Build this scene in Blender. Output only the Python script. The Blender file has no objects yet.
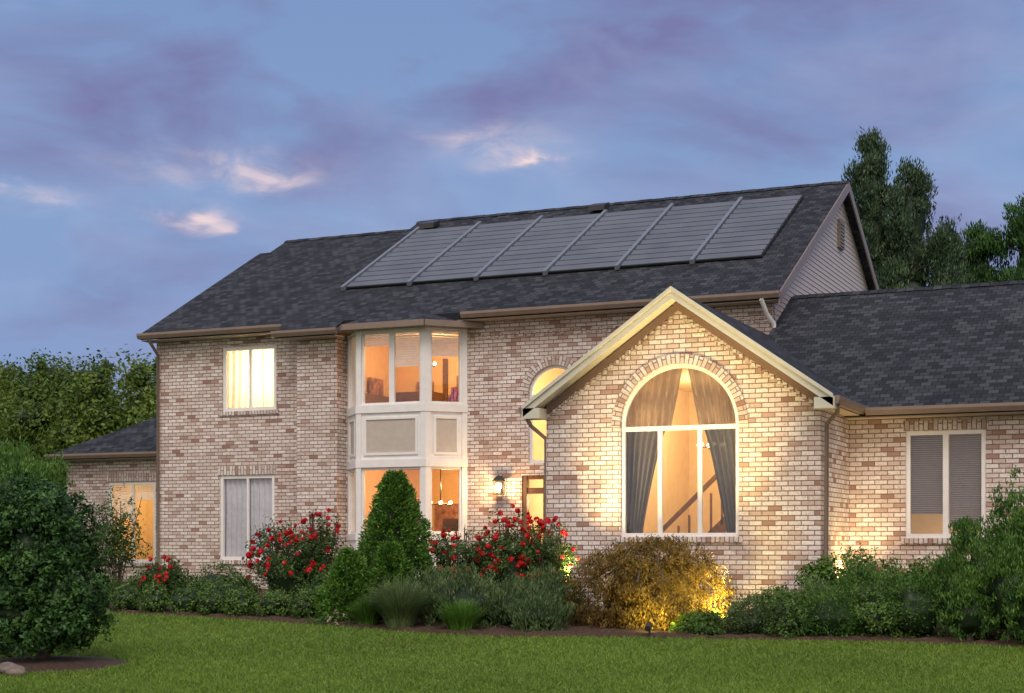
import bpy, math, random
import numpy as np
from mathutils import Vector
from mathutils.geometry import tessellate_polygon
random.seed(7); rng=np.random.default_rng(11)
sc=bpy.context.scene
sc.view_settings.view_transform='Standard'; sc.view_settings.look='None'; sc.view_settings.exposure=0
C=sc.collection

# ------------------------------------------------------------ helpers
def mat(name):
    m=bpy.data.materials.new(name); m.use_nodes=True
    nt=m.node_tree; b=nt.nodes['Principled BSDF']; return m,nt,b
def nd(nt,t,**k):
    n=nt.nodes.new(t)
    for a,v in k.items(): setattr(n,a,v)
    return n
def setv(n,**k):
    for a,v in k.items(): n.inputs[a.replace('_',' ')].default_value=v
def ramp(nt,stops,interp='LINEAR'):
    r=nd(nt,'ShaderNodeValToRGB'); r.color_ramp.interpolation=interp
    e=r.color_ramp.elements
    while len(e)<len(stops): e.new(0.5)
    for i,(p,c) in enumerate(stops):
        e[i].position=p; e[i].color=(c[0],c[1],c[2],1)
    return r
def math_(nt,op,a=None,b=None,c=None):
    n=nd(nt,'ShaderNodeMath',operation=op)
    for i,x in enumerate((a,b,c)):
        if x is None: continue
        if isinstance(x,(int,float)): n.inputs[i].default_value=x
        else: nt.links.new(x,n.inputs[i])
    return n.outputs[0]
def mixc(nt,f,a,b,bt='MIX'):
    n=nd(nt,'ShaderNodeMix',data_type='RGBA',blend_type=bt)
    for s,x in ((0,f),(6,a),(7,b)):
        if isinstance(x,(int,float)): n.inputs[s].default_value=x
        elif isinstance(x,tuple): n.inputs[s].default_value=(x[0],x[1],x[2],1)
        else: nt.links.new(x,n.inputs[s])
    return n.outputs[2]
def noise(nt,vec,scale,detail=4,rough=0.55,dist=0.0):
    n=nd(nt,'ShaderNodeTexNoise'); setv(n,Scale=scale,Detail=detail,Roughness=rough,Distortion=dist)
    if vec is not None: nt.links.new(vec,n.inputs['Vector'])
    return n.outputs['Fac']
def simple(name,col,rough=0.6,var=0.12,scale=6,metal=0.0,spec=None):
    m,nt,b=mat(name)
    tc=nd(nt,'ShaderNodeTexCoord')
    f=noise(nt,tc.outputs['Object'],scale,3)
    lo=tuple(c*(1-var) for c in col); hi=tuple(min(1,c*(1+var)) for c in col)
    r=ramp(nt,[(0.3,lo),(0.7,hi)]); nt.links.new(f,r.inputs[0]); nt.links.new(r.outputs[0],b.inputs['Base Color'])
    b.inputs['Roughness'].default_value=rough; b.inputs['Metallic'].default_value=metal
    if spec is not None: b.inputs['Specular IOR Level'].default_value=spec
    return m
def cell_rand(nt,uv,w,h):
    s=nd(nt,'ShaderNodeSeparateXYZ'); nt.links.new(uv,s.inputs[0])
    row=math_(nt,'FLOOR',math_(nt,'DIVIDE',s.outputs[1],h))
    par=math_(nt,'SUBTRACT',1.0,math_(nt,'FLOORED_MODULO',row,2.0))
    col=math_(nt,'FLOOR',math_(nt,'MULTIPLY_ADD',par,0.5,math_(nt,'DIVIDE',s.outputs[0],w)))
    c=nd(nt,'ShaderNodeCombineXYZ'); nt.links.new(col,c.inputs[0]); nt.links.new(row,c.inputs[1])
    wn=nd(nt,'ShaderNodeTexWhiteNoise',noise_dimensions='3D'); nt.links.new(c.outputs[0],wn.inputs['Vector'])
    return wn.outputs['Value']
def brick_mat(name,w=0.205,h=0.076,dark=1.0):
    m,nt,b=mat(name)
    uvn=nd(nt,'ShaderNodeUVMap'); uvn.uv_map='UVMap'; uv=uvn.outputs[0]
    bt=nd(nt,'ShaderNodeTexBrick'); nt.links.new(uv,bt.inputs['Vector'])
    bt.offset=0.5
    setv(bt,Scale=1.0); bt.inputs['Mortar Size'].default_value=0.0085; bt.inputs['Mortar Smooth'].default_value=0.3
    bt.inputs['Brick Width'].default_value=w; bt.inputs['Row Height'].default_value=h
    rv=cell_rand(nt,uv,w,h)
    D=lambda c:tuple(x*dark for x in c)
    r=ramp(nt,[(0.0,D((.32,.19,.15))),(0.05,D((.44,.31,.26))),(0.12,D((.58,.475,.425))),(0.30,D((.675,.59,.55))),(0.65,D((.745,.685,.65))),(1.0,D((.84,.80,.775)))])
    nt.links.new(rv,r.inputs[0])
    f=noise(nt,uv,24,4,0.74)
    fr=ramp(nt,[(0.48,(0,0,0)),(0.66,(1,1,1))]); nt.links.new(f,fr.inputs[0])
    c=mixc(nt,math_(nt,'MULTIPLY',fr.outputs[0],0.60),r.outputs[0],D((.38,.23,.185)))
    big=noise(nt,uv,0.8,4,.6)
    br=ramp(nt,[(0.3,(.84,.81,.80)),(0.7,(1.07,1.06,1.06))]); nt.links.new(big,br.inputs[0])
    c=mixc(nt,1.0,c,br.outputs[0],'MULTIPLY')
    c=mixc(nt,bt.outputs['Fac'],c,D((.23,.155,.135)))
    nt.links.new(c,b.inputs['Base Color']); b.inputs['Roughness'].default_value=0.9
    b.inputs['Specular IOR Level'].default_value=0.2
    hgt=math_(nt,'ADD',math_(nt,'SUBTRACT',1.0,bt.outputs['Fac']),math_(nt,'MULTIPLY',math_(nt,'ADD',f,rv),0.5))
    bp=nd(nt,'ShaderNodeBump'); setv(bp,Strength=0.7,Distance=0.014); nt.links.new(hgt,bp.inputs['Height']); nt.links.new(bp.outputs[0],b.inputs['Normal'])
    return m
def shingle_mat():
    m,nt,b=mat('asphalt_shingles')
    uvn=nd(nt,'ShaderNodeUVMap'); uvn.uv_map='UVMap'; uv=uvn.outputs[0]
    w,h=0.17,0.14
    bt=nd(nt,'ShaderNodeTexBrick'); nt.links.new(uv,bt.inputs['Vector'])
    setv(bt,Scale=1.0); bt.inputs['Mortar Size'].default_value=0.010; bt.inputs['Mortar Smooth'].default_value=0.5
    bt.inputs['Brick Width'].default_value=w; bt.inputs['Row Height'].default_value=h
    rv=cell_rand(nt,uv,w,h)
    r=ramp(nt,[(0,(.020,.023,.030)),(.5,(.034,.039,.049)),(1,(.062,.068,.083))]); nt.links.new(rv,r.inputs[0])
    f=noise(nt,uv,60,3,.7); fr=ramp(nt,[(.3,(.6,.6,.6)),(.7,(1.4,1.4,1.4))]); nt.links.new(f,fr.inputs[0])
    c=mixc(nt,1.0,r.outputs[0],fr.outputs[0],'MULTIPLY')
    g=noise(nt,uv,.6,3,.6); gr=ramp(nt,[(.3,(.85,.85,.87)),(.7,(1.12,1.12,1.1))]); nt.links.new(g,gr.inputs[0])
    c=mixc(nt,1.0,c,gr.outputs[0],'MULTIPLY')
    c=mixc(nt,math_(nt,'MULTIPLY',bt.outputs['Fac'],.75),c,(.010,.011,.015))
    nt.links.new(c,b.inputs['Base Color']); b.inputs['Roughness'].default_value=.85; b.inputs['Specular IOR Level'].default_value=.2
    bp=nd(nt,'ShaderNodeBump'); setv(bp,Strength=.7,Distance=.012)
    nt.links.new(math_(nt,'ADD',math_(nt,'SUBTRACT',1.0,bt.outputs['Fac']),math_(nt,'MULTIPLY',rv,.8)),bp.inputs['Height']); nt.links.new(bp.outputs[0],b.inputs['Normal'])
    return m
def foliage_mat(name,c0,c1,c2,rough=.5,transl=.25):
    m,nt,b=mat(name)
    at=nd(nt,'ShaderNodeAttribute'); at.attribute_name='tint'
    r=ramp(nt,[(0,c0),(.5,c1),(1,c2)]); nt.links.new(at.outputs['Fac'],r.inputs[0])
    nt.links.new(r.outputs[0],b.inputs['Base Color']); b.inputs['Roughness'].default_value=rough
    b.inputs['Specular IOR Level'].default_value=.3
    if transl>0:
        tr=nd(nt,'ShaderNodeBsdfTranslucent'); nt.links.new(r.outputs[0],tr.inputs[0])
        mx=nd(nt,'ShaderNodeMixShader'); mx.inputs[0].default_value=transl
        nt.links.new(b.outputs[0],mx.inputs[1]); nt.links.new(tr.outputs[0],mx.inputs[2])
        nt.links.new(mx.outputs[0],nt.nodes['Material Output'].inputs[0])
    return m
def glass_mat(name='window_glass',tr=(.95,.96,.97)):
    m,nt,b=mat(name)
    nt.nodes.remove(b)
    t=nd(nt,'ShaderNodeBsdfTransparent'); t.inputs[0].default_value=(*tr,1)
    g=nd(nt,'ShaderNodeBsdfGlossy'); g.inputs['Roughness'].default_value=.03; g.inputs[0].default_value=(.8,.85,.9,1)
    ge=nd(nt,'ShaderNodeNewGeometry')
    fz=nd(nt,'ShaderNodeFresnel')
    # thin pane: same reflectance from both sides
    nt.links.new(math_(nt,'MULTIPLY_ADD',ge.outputs['Backfacing'],1/1.5-1.5,1.5),fz.inputs[0])
    mx=nd(nt,'ShaderNodeMixShader')
    nt.links.new(math_(nt,'ADD',fz.outputs[0],.03),mx.inputs[0]); nt.links.new(t.outputs[0],mx.inputs[1]); nt.links.new(g.outputs[0],mx.inputs[2])
    nt.links.new(mx.outputs[0],nt.nodes['Material Output'].inputs[0]); return m
def cloth_mat(name,col,transl=.5,transp=0.0):
    m,nt,b=mat(name)
    tc=nd(nt,'ShaderNodeTexCoord'); f=noise(nt,tc.outputs['Object'],9,3)
    r=ramp(nt,[(.3,tuple(c*.85 for c in col)),(.7,col)]); nt.links.new(f,r.inputs[0])
    nt.links.new(r.outputs[0],b.inputs['Base Color']); b.inputs['Roughness'].default_value=.9
    t=nd(nt,'ShaderNodeBsdfTranslucent'); nt.links.new(r.outputs[0],t.inputs[0])
    mx=nd(nt,'ShaderNodeMixShader'); mx.inputs[0].default_value=transl
    nt.links.new(b.outputs[0],mx.inputs[1]); nt.links.new(t.outputs[0],mx.inputs[2])
    out=mx.outputs[0]
    if transp>0:
        tp=nd(nt,'ShaderNodeBsdfTransparent'); m2=nd(nt,'ShaderNodeMixShader'); m2.inputs[0].default_value=transp
        nt.links.new(out,m2.inputs[1]); nt.links.new(tp.outputs[0],m2.inputs[2]); out=m2.outputs[0]
    nt.links.new(out,nt.nodes['Material Output'].inputs[0]); return m
def emis(name,col,s):
    m,nt,b=mat(name); b.inputs['Base Color'].default_value=(*col,1)
    b.inputs['Emission Color'].default_value=(*col,1); b.inputs['Emission Strength'].default_value=s; return m

BR=brick_mat('whitewashed_brick'); BRS=brick_mat('soldier_brick',w=0.22,h=0.075,dark=.90)
SH=shingle_mat()
WHITE=simple('white_trim_paint',(.80,.79,.78),.45,.04)
CREAM=simple('cream_trim_paint',(.56,.55,.47),.5,.05)
GUT=simple('brown_gutter_metal',(.22,.165,.135),.4,.08)
SOFF=simple('soffit_paint',(.38,.31,.26),.6,.05)
PANEL=simple('stucco_panel',(.50,.45,.40),.8,.06,9)
SID=simple('beige_vinyl_siding',(.54,.47,.45),.5,.05)
DARK=simple('dark_metal',(.03,.03,.032),.4,.1)
WOOD=simple('stained_wood',(.16,.075,.035),.4,.25,12)
GLASS=glass_mat()
WARMW=simple('warm_interior_paint',(.82,.64,.40),.8,.05)
PALEW=simple('pale_interior_paint',(.82,.74,.60),.8,.05)
ORANGE=simple('orange_interior_paint',(.82,.52,.25),.8,.05)
FLOORM=simple('wood_floor',(.25,.14,.07),.5,.2)
SHEER=cloth_mat('sheer_curtain',(.70,.69,.75),.12,.0)
SHADE=cloth_mat('cream_shade_fabric',(.88,.84,.72),.7)
GOLD=cloth_mat('bronze_drape',(.40,.29,.18),.40,.05)
GREYC=cloth_mat('grey_drape',(.12,.12,.14),.10,.02)
BLIND=cloth_mat('blind_slats',(.80,.76,.74),.22)
GBLIND=cloth_mat('grey_blind_slats',(.22,.20,.215),.08)
BULB=emis('warm_bulb',(1,.78,.42),9)

house=bpy.data.objects.new('brick_house',None); C.objects.link(house)
def addobj(name,me,parent=None,m=None):
    o=bpy.data.objects.new(name,me); C.objects.link(o)
    if m is not None: me.materials.append(m)
    if parent is not None: o.parent=parent
    return o
class Part:
    def __init__(s,name,m,parent=house): s.name=name; s.m=m; s.v=[]; s.f=[]; s.uv=[]; s.parent=parent
    def box(s,x0,x1,y0,y1,z0,z1):
        s.obox((0,0),(1,0),x0,x1,z0,z1,-y1,-y0)
    def obox(s,p,d,a0,a1,z0,z1,o0,o1):
        n=(d[1],-d[0]); b=len(s.v)
        for z in (z0,z1):
            for a,o in ((a0,o1),(a1,o1),(a1,o0),(a0,o0)):
                s.v.append((p[0]+d[0]*a+n[0]*o,p[1]+d[1]*a+n[1]*o,z))
        F=[(0,1,5,4),(1,2,6,5),(2,3,7,6),(3,0,4,7),(4,5,6,7),(3,2,1,0)]
        U=[[(a0,z0),(a1,z0),(a1,z1),(a0,z1)],[(0,z0),(o1-o0,z0),(o1-o0,z1),(0,z1)],[(a1,z0),(a0,z0),(a0,z1),(a1,z1)],[(o1-o0,z0),(0,z0),(0,z1),(o1-o0,z1)],[(a0,o0),(a1,o0),(a1,o1),(a0,o1)],[(a0,o0),(a1,o0),(a1,o1),(a0,o1)]]
        for f,u in zip(F,U): s.f.append(tuple(b+i for i in f)); s.uv.append(u)
    def poly(s,pts,uv=None):
        b=len(s.v); s.v+= [tuple(p) for p in pts]; s.f.append(tuple(range(b,b+len(pts)))); s.uv.append(uv or [(0,0)]*len(pts))
    def prism(s,pts,vec):
        n=len(pts); q=[(p[0]+vec[0],p[1]+vec[1],p[2]+vec[2]) for p in pts]
        s.poly(pts); s.poly(q[::-1])
        for i in range(n):
            j=(i+1)%n; s.poly([pts[i],q[i],q[j],pts[j]])
    def ball(s,c,r,n=8):
        for j in range(n//2):
            for i in range(n):
                q=[]
                for jj,ii in ((j,i),(j,i+1),(j+1,i+1),(j+1,i)):
                    t=math.pi*jj/(n//2); a=2*math.pi*ii/n
                    q.append((c[0]+r*math.sin(t)*math.cos(a),c[1]+r*math.sin(t)*math.sin(a),c[2]+r*math.cos(t)))
                s.poly(q)
    def build(s,smooth=False):
        me=bpy.data.meshes.new(s.name); me.from_pydata(s.v,[],s.f)
        uvl=me.uv_layers.new(name='UVMap'); k=0
        for u in s.uv:
            for c in u: uvl.data[k].uv=c; k+=1
        me.update()
        return addobj(s.name,me,s.parent,s.m)
def arch_loop(a0,a1,z0,zs,n=28):
    r=(a1-a0)/2; c=(a0+a1)/2
    return [(a0,z0),(a1,z0)]+[(c+r*math.cos(t*math.pi/n),zs+r*math.sin(t*math.pi/n)) for t in range(n+1)]
def rect(a0,a1,z0,z1): return [(a0,z0),(a1,z0),(a1,z1),(a0,z1)]
def wall(name,p,d,outer,holes=[],rev=.13,m=BR,uo=0.0):
    n=(d[1],-d[0]); P=lambda a,z,o=0:(p[0]+d[0]*a+n[0]*o,p[1]+d[1]*a+n[1]*o,z)
    loops=[[Vector((a,z,0)) for a,z in outer]]+[[Vector((a,z,0)) for a,z in h] for h in holes]
    flat=[q for l in loops for q in l]
    part=Part(name,m)
    for t in tessellate_polygon(loops):
        pts=[flat[i] for i in t]
        ar=(pts[1].x-pts[0].x)*(pts[2].y-pts[0].y)-(pts[2].x-pts[0].x)*(pts[1].y-pts[0].y)
        if ar<0: pts=pts[::-1]
        part.poly([P(q.x,q.y) for q in pts],[(q.x+uo,q.y) for q in pts])
    for h in holes:
        k=len(h)
        for i in range(k):
            a=h[i]; b=h[(i+1)%k]
            L=math.hypot(a[0]-b[0],a[1]-b[1])
            if L<1e-6: continue
            part.poly([P(*a),P(*b),P(b[0],b[1],-rev),P(a[0],a[1],-rev)],[(0,a[1]),(0,a[1]+L) ,(rev,a[1]+L),(rev,a[1])])
    return part.build()
def roof_slab(name,pts,th=.14,m=SH):
    P=[Vector(p) for p in pts]
    nrm=Vector((0,0,0))
    for i in range(len(P)):
        nrm+=P[i].cross(P[(i+1)%len(P)])
    nrm.normalize()
    if nrm.z<0: P=P[::-1]; nrm=-nrm
    h=Vector((0,0,1)).cross(nrm); h.normalize(); s=nrm.cross(h)
    part=Part(name,m); uv=[(p.dot(h)+100,p.dot(s)+100) for p in P]
    part.poly(P,uv)
    Q=[p-Vector((0,0,th)) for p in P]; part.poly(Q[::-1],uv[::-1])
    for i in range(len(P)):
        j=(i+1)%len(P); part.poly([P[i],Q[i],Q[j],P[j]])
    return part.build()
def curve(name,pts,r,m,parent=house):
    cu=bpy.data.curves.new(name,'CURVE'); cu.dimensions='3D'; cu.bevel_depth=r; cu.bevel_resolution=3
    sp=cu.splines.new('POLY'); sp.points.add(len(pts)-1)
    for i,p in enumerate(pts): sp.points[i].co=(*p,1)
    o=bpy.data.objects.new(name,cu); C.objects.link(o); cu.materials.append(m); o.parent=parent; return o

def g(x,y):
    d=-.407*x+.913*y
    t=np.clip((d-15)/15,0,1); return .45*(3*t*t-2*t**3)
# ------------------------------------------------------------ house walls
YM=28.8
G0=0.1
arch_c=-11.90
holesM=[rect(-19.81,-18.42,4.38,5.79),rect(-19.88,-18.47,1.12,2.98),
        rect(-16.5,-13.95,.6,6.02),
        arch_loop(arch_c-.57,arch_c+.57,3.09,4.47),rect(-12.62,-11.2,.35,2.85)]
wall('main_wall',(0,YM),(1,0),[(-21.56,G0),(-7.45,G0),(-7.45,6.22),(-21.56,6.22)],holesM,uo=60)
wall('pier_wall',(0,28.42),(1,0),[(-17.67,G0),(-16.69,G0),(-16.69,6.05),(-17.67,6.05)],uo=60)
wall('pier_side_wall',(-17.67,28.8),(0,-1),[(0,G0),(.38,G0),(.38,6.05),(0,6.05)],uo=60)
wall('pier_side_wall',(-16.69,28.42),(0,1),[(0,G0),(.38,G0),(.38,6.05),(0,6.05)],uo=60)
S=.545
def mz(y): return 6.15+S*(y-28.4)
RA,RB,RC=33.2,33.95,34.5
wall('left_end_wall',(-21.56,38.0),(0,-1),[(0,G0),(9.2,G0),(9.2,6.2),(4.8,8.6),(0,6.0)],uo=60)
wall('back_wall',(-7.45,40.2),(-1,0),[(0,G0),(14.11,G0),(14.11,6.2),(0,6.2)],uo=60)
fr=[(-21.72,28.4),(-17.98,28.4),(-17.98,28.02),(-16.5,28.02),(-16.5,28.4),(-7.25,28.4),(-7.25,RC),(-17.92,RC),(-17.92,RB),(-21.42,RB),(-21.42,RA),(-21.72,RA)]
roof_slab('roof_front',[(x,y,mz(y)) for x,y in fr])
def back(name,x0,x1,ry):
    zr=mz(ry); e=ry+(ry-28.4)
    roof_slab(name,[(x0,ry,zr),(x1,ry,zr),(x1,e,6.15),(x0,e,6.15)])
back('roof_back_low',-21.72,-21.42,RA); back('roof_back_mid',-21.42,-17.92,RB); back('roof_back_main',-17.92,-7.25,RC)
cap=Part('ridge_caps',SH)
def caps(x0,x1,ry,zr,w=.14,dr=.085):
    n=int((x1-x0)/.3)
    for i in range(n):
        a=x0+(x1-x0)*i/n; b=x0+(x1-x0)*(i+1)/n+.02
        dz=.006*(i%2)
        cap.poly([(a,ry-w,zr+.025-dr+dz),(b,ry-w,zr+.025-dr+dz),(b,ry,zr+.025+dz),(a,ry,zr+.025+dz)],[(a+100,0.01),(b+100,0.01),(b+100,.14),(a+100,.14)])
        cap.poly([(a,ry,zr+.025+dz),(b,ry,zr+.025+dz),(b,ry+w,zr+.025-dr+dz),(a,ry+w,zr+.025-dr+dz)],[(a+100,0.01),(b+100,0.01),(b+100,.14),(a+100,.14)])
caps(-21.42,-17.92,RB,mz(RB)); caps(-17.94,-7.23,RC,mz(RC)); caps(-7.40,6.3,30.1,6.3)
cap.build()
sd=Part('gable_siding',SID)
z=3.4
while z<9.35:
    z1=z+.10
    def ext(zz):
        if zz<=6.0: return 28.82,40.2
        y0=28.4+(zz+.14-6.15)/S; return max(28.82,y0),min(40.2,2*RC-y0)
    a0,a1=ext(z); b0,b1=ext(z1)
    if b1>b0:
        sd.poly([(-7.436,a0,z),(-7.436,a1,z),(-7.448,b1,z1),(-7.448,b0,z1)])
        sd.poly([(-7.448,a0,z),(-7.448,a1,z),(-7.436,a1,z),(-7.436,a0,z)])
    z=z1
sd.build()
wall('right_end_wall',(-7.46,28.8),(0,1),[(0,G0),(11.4,G0),(11.4,6.0),(5.7,9.1),(0,6.1)],uo=60)
tr=Part('gable_rake_trim',GUT)
for sgn in (1,-1):
    e=(RC-28.4)*sgn
    pts=[(-7.25,RC-e-.02*sgn,6.13),(-7.25,RC,mz(RC)-.005),(-7.25,RC,mz(RC)-.22),(-7.25,RC-e-.02*sgn,5.92)]
    tr.prism(pts,(.03,0,0))
tr.build()
sf=Part('gable_rake_soffit',SOFF)
sf.poly([(-7.25,28.4,6.0),(-7.25,RC,mz(RC)-.15),(-7.46,RC,mz(RC)-.15),(-7.46,28.4,6.0)])
sf.build()
gv=Part('gable_vent',GUT)
gv.box(-7.44,-7.38,RC-.22,RC+.22,8.0,8.62)
for i in range(7): gv.box(-7.38,-7.36,RC-.19,RC+.19,8.04+i*.08,8.08+i*.08)
gv.build()
gt=Part('gutters',GUT); so=Part('soffits',SOFF)
def gutter_x(x0,x1,y,z):
    gt.prism([(x0,y,z),(x0,y-.11,z),(x0,y-.11,z-.05),(x0,y-.07,z-.12),(x0,y,z-.12)],(x1-x0,0,0))
gutter_x(-21.74,-17.98,28.39,6.145); gutter_x(-18.0,-16.42,28.01,5.94); gutter_x(-13.75,-7.22,28.39,6.145)
so.box(-21.7,-17.98,28.41,28.80,5.985,6.005); so.box(-17.97,-16.5,28.03,28.42,5.79,5.81); so.box(-16.5,-7.3,28.41,28.80,5.985,6.005)
cb=Part('corbel_band',BRS)
cb.obox((0,YM),(1,0),-21.56,-17.69,5.82,5.975,0.0,.03)
cb.obox((0,YM),(1,0),-13.8,-7.45,5.74,5.83,0.0,.025); cb.obox((0,YM),(1,0),-13.8,-7.45,5.832,5.975,0.0,.05)
x=-13.75
while x<-7.5:
    cb.obox((0,YM),(1,0),x,x+.09,5.655,5.738,0.0,.03); x+=.18
def soldier(a0,a1,z0,y,h=.21):
    cb.obox((0,y),(1,0),a0,a1,z0,z0+h,0.0,.014)
    cb.uv[-6]=[(0,a0+50),(0,a1+50),(h,a1+50),(h,a0+50)]
def sill(a0,a1,z0,y):
    cb.obox((0,y),(1,0),a0,a1,z0-.09,z0-.001,-.02,.04)
    cb.uv[-6]=[(0,a0+50),(0,a1+50),(.09,a1+50),(.09,a0+50)]
for a0,a1,zt,zb,y in ((-19.81,-18.42,5.79,4.38,YM),(-19.88,-18.47,2.98,1.12,YM),(-4.46,-3.21,3.29,1.56,25.65),(-24.67,-23.26,3.0,1.02,31.0)):
    if zt<5.5: soldier(a0-.04,a1+.04,zt+.001,y,.2 if y!=25.65 else .16)
    sill(a0-.07,a1+.07,zb,y)
def arch_ring(c,zs,r0,r1,y,o=.022,n=44):
    for i in range(n):
        t0=math.pi*i/n; t1=math.pi*(i+1)/n
        q=[(c+r*math.cos(t),y-o,zs+r*math.sin(t)) for r,t in ((r0,t0),(r1,t0),(r1,t1),(r0,t1))]
        rm=(r0+r1)/2
        cb.poly(q[::-1],[(.01,rm*t1+40),(.01+r1-r0,rm*t1+40),(.01+r1-r0,rm*t0+40),(.01,rm*t0+40)])
        cb.poly([q[1],(q[1][0],y,q[1][2]),(q[2][0],y,q[2][2]),q[2]])
        cb.poly([q[3],(q[3][0],y+.05,q[3][2]),(q[0][0],y+.05,q[0][2]),q[0]])
arch_ring(arch_c,4.47,.573,.75,YM,.016)
# ------------------------------------------------------------ front gable volume
YG=23.6; XL,XR=-9.90,-5.38; XC=-7.64
def gz(x): return 5.45-.7*abs(x-XC)
wc=-7.635; wr=.975; zs=3.34
wall('front_gable_wall',(0,YG),(1,0),[(XL,G0),(XR,G0),(XR,gz(XR)-.13),(XC,5.32),(XL,gz(XL)-.13)],[arch_loop(wc-wr,wc+wr,1.58,zs,40)],uo=60)
wall('front_gable_side_wall',(XR,YG),(0,1),[(0,G0),(2.05,G0),(2.05,3.72),(0,3.72)],uo=60.1)
wall('front_gable_side_wall',(XL,YM),(0,-1),[(0,G0),(5.2,G0),(5.2,3.72),(0,3.72)],uo=60.1)
arch_ring(wc,zs,wr+.003,wr+.15,YG,.016,54)
for sgn in (-1,1):
    for i in range(22):
        a=XC+sgn*(.12+i*.1)
        zt=gz(a)-.30
        cb.obox((0,YG),(1,0),a-.03,a+.03,zt-.09,zt,0,.03)
    p=[(XC,YG-.001,gz(XC)-.295),(XC+sgn*2.25,YG-.001,gz(XC+2.25)-.295),(XC+sgn*2.25,YG-.001,gz(XC+2.25)-.16),(XC,YG-.001,gz(XC)-.16)]
    cb.prism(p,(0,-.04,0))
sill(wc-wr-.07,wc+wr+.07,1.58,YG)
cb.build()
x0,x1=-10.14,-5.14; yf=23.28
roof_slab('front_gable_roof',[(x0,yf,gz(x0)),(XC,yf,gz(XC)),(XC,YM,gz(XC)),(x0,YM,gz(x0))],.12)
roof_slab('front_gable_roof',[(XC,yf,gz(XC)),(x1,yf,gz(x1)),(x1,YM-.3,gz(x1)),(XC,YM,gz(XC))],.12)
rk=Part('front_gable_rake_boards',CREAM)
for sgn,xe in ((-1,x0-.03),(1,x1+.03)):
    pts=[(XC,yf,gz(XC)+.02),(xe,yf,gz(xe)+.02),(xe,yf,gz(xe)-.15),(XC,yf,gz(XC)-.15)]
    rk.prism(pts,(0,-.03,0))
    pts=[(XC,yf-.03,gz(XC)+.035),(xe,yf-.03,gz(xe)+.035),(xe,yf-.03,gz(xe)-.03),(XC,yf-.03,gz(XC)-.03)]
    rk.prism(pts,(0,-.035,0))
    rk.poly([(XC,yf,gz(XC)-.135),(xe,yf,gz(xe)-.135),(xe,YG+.01,gz(xe)-.135),(XC,YG+.01,gz(XC)-.135)])
rk.box(x0-.05,XL+.02,yf-.03,YG-.002,gz(x0)-.20,gz(x0)-.03)
rk.box(XR-.02,x1+.05,yf-.03,YG-.002,gz(x1)-.20,gz(x1)-.03)
rk.build()
gt.prism([(x1+.01,yf,3.69),(x1+.12,yf,3.69),(x1+.12,yf,3.63),(x1+.08,yf,3.56),(x1+.01,yf,3.56)],(0,2.05,0))
gt.prism([(x0-.01,yf,3.69),(x0-.01,yf,3.56),(x0-.08,yf,3.56),(x0-.12,yf,3.63),(x0-.12,yf,3.69)],(0,5.3,0))
so.box(XR,x1+.01,YG,25.65,3.54,3.56); so.box(x0,XL,YG,28.7,3.54,3.56)
# ------------------------------------------------------------ right wing
WY=25.65
wall('right_wing_wall',(0,WY),(1,0),[(XR,G0),(6,G0),(6,3.72),(XR,3.72)],[rect(-4.46,-3.21,1.56,3.29),rect(-.6,1.2,1.56,3.29)],uo=60)
wall('right_wing_end_wall',(6,WY),(0,1),[(0,G0),(8.9,G0),(8.9,3.72),(4.45,6.1),(0,3.72)],uo=60)
roof_slab('right_wing_roof',[(-7.43,25.3,3.66),(6.3,25.3,3.66),(6.3,30.1,6.3),(-7.43,30.1,6.3)])
roof_slab('right_wing_roof_back',[(-7.43,30.1,6.3),(6.3,30.1,6.3),(6.3,34.9,3.66),(-7.43,34.9,3.66)])
wall('right_wing_back_wall',(6,34.55),(-1,0),[(0,G0),(13.4,G0),(13.4,3.72),(0,3.72)],uo=60)
gutter_x(-5.02,6.3,25.29,3.655); so.box(XR,6.3,25.31,WY,3.5,3.52)
# ------------------------------------------------------------ left wing (hip roof)
wall('left_wing_wall',(0,31.0),(1,0),[(-25.96,G0),(-21.56,G0),(-21.56,3.75),(-25.96,3.75)],[rect(-24.67,-23.26,1.02,3.0)],uo=60)
wall('left_wing_end_wall',(-25.96,39.7),(0,-1),[(0,G0),(8.7,G0),(8.7,3.75),(0,3.75)],uo=60)
wall('left_wing_back_wall',(-21.56,39.7),(-1,0),[(0,G0),(4.4,G0),(4.4,3.75),(0,3.75)],uo=60)
roof_slab('left_wing_roof',[(-26.2,30.65,3.69),(-21.5,30.65,3.69),(-21.5,35.35,6.27)])
roof_slab('left_wing_roof_side',[(-26.2,30.65,3.69),(-21.5,35.35,6.27),(-26.2,40.05,3.69)])
roof_slab('left_wing_roof_back',[(-26.2,40.05,3.69),(-21.5,35.35,6.27),(-21.5,40.05,3.69)])
gutter_x(-26.25,-21.58,30.64,3.685); so.box(-26.2,-21.58,30.66,31.0,3.53,3.55)
gt.build(); so.build()
curve('downspout_main',[(-7.55,28.28,6.0),(-7.5,28.5,5.75),(-7.42,28.7,5.6),(-7.40,28.72,5.25),(-7.5,28.5,5.05),(-7.62,28.1,4.98)],.04,WHITE)
curve('downspout_gable_right',[(-5.08,23.42,3.56),(-5.1,23.5,3.45),(-5.30,23.68,3.3),(-5.32,23.68,.3)],.035,GUT)
curve('downspout_gable_left',[(-10.2,23.42,3.56),(-10.15,23.55,3.4),(-9.97,23.75,3.2),(-9.95,23.75,.3)],.035,SOFF)
curve('downspout_main_left',[(-21.45,28.3,6.02),(-21.45,28.5,5.85),(-21.5,28.74,5.7),(-21.5,28.74,.3)],.035,GUT)

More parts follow.
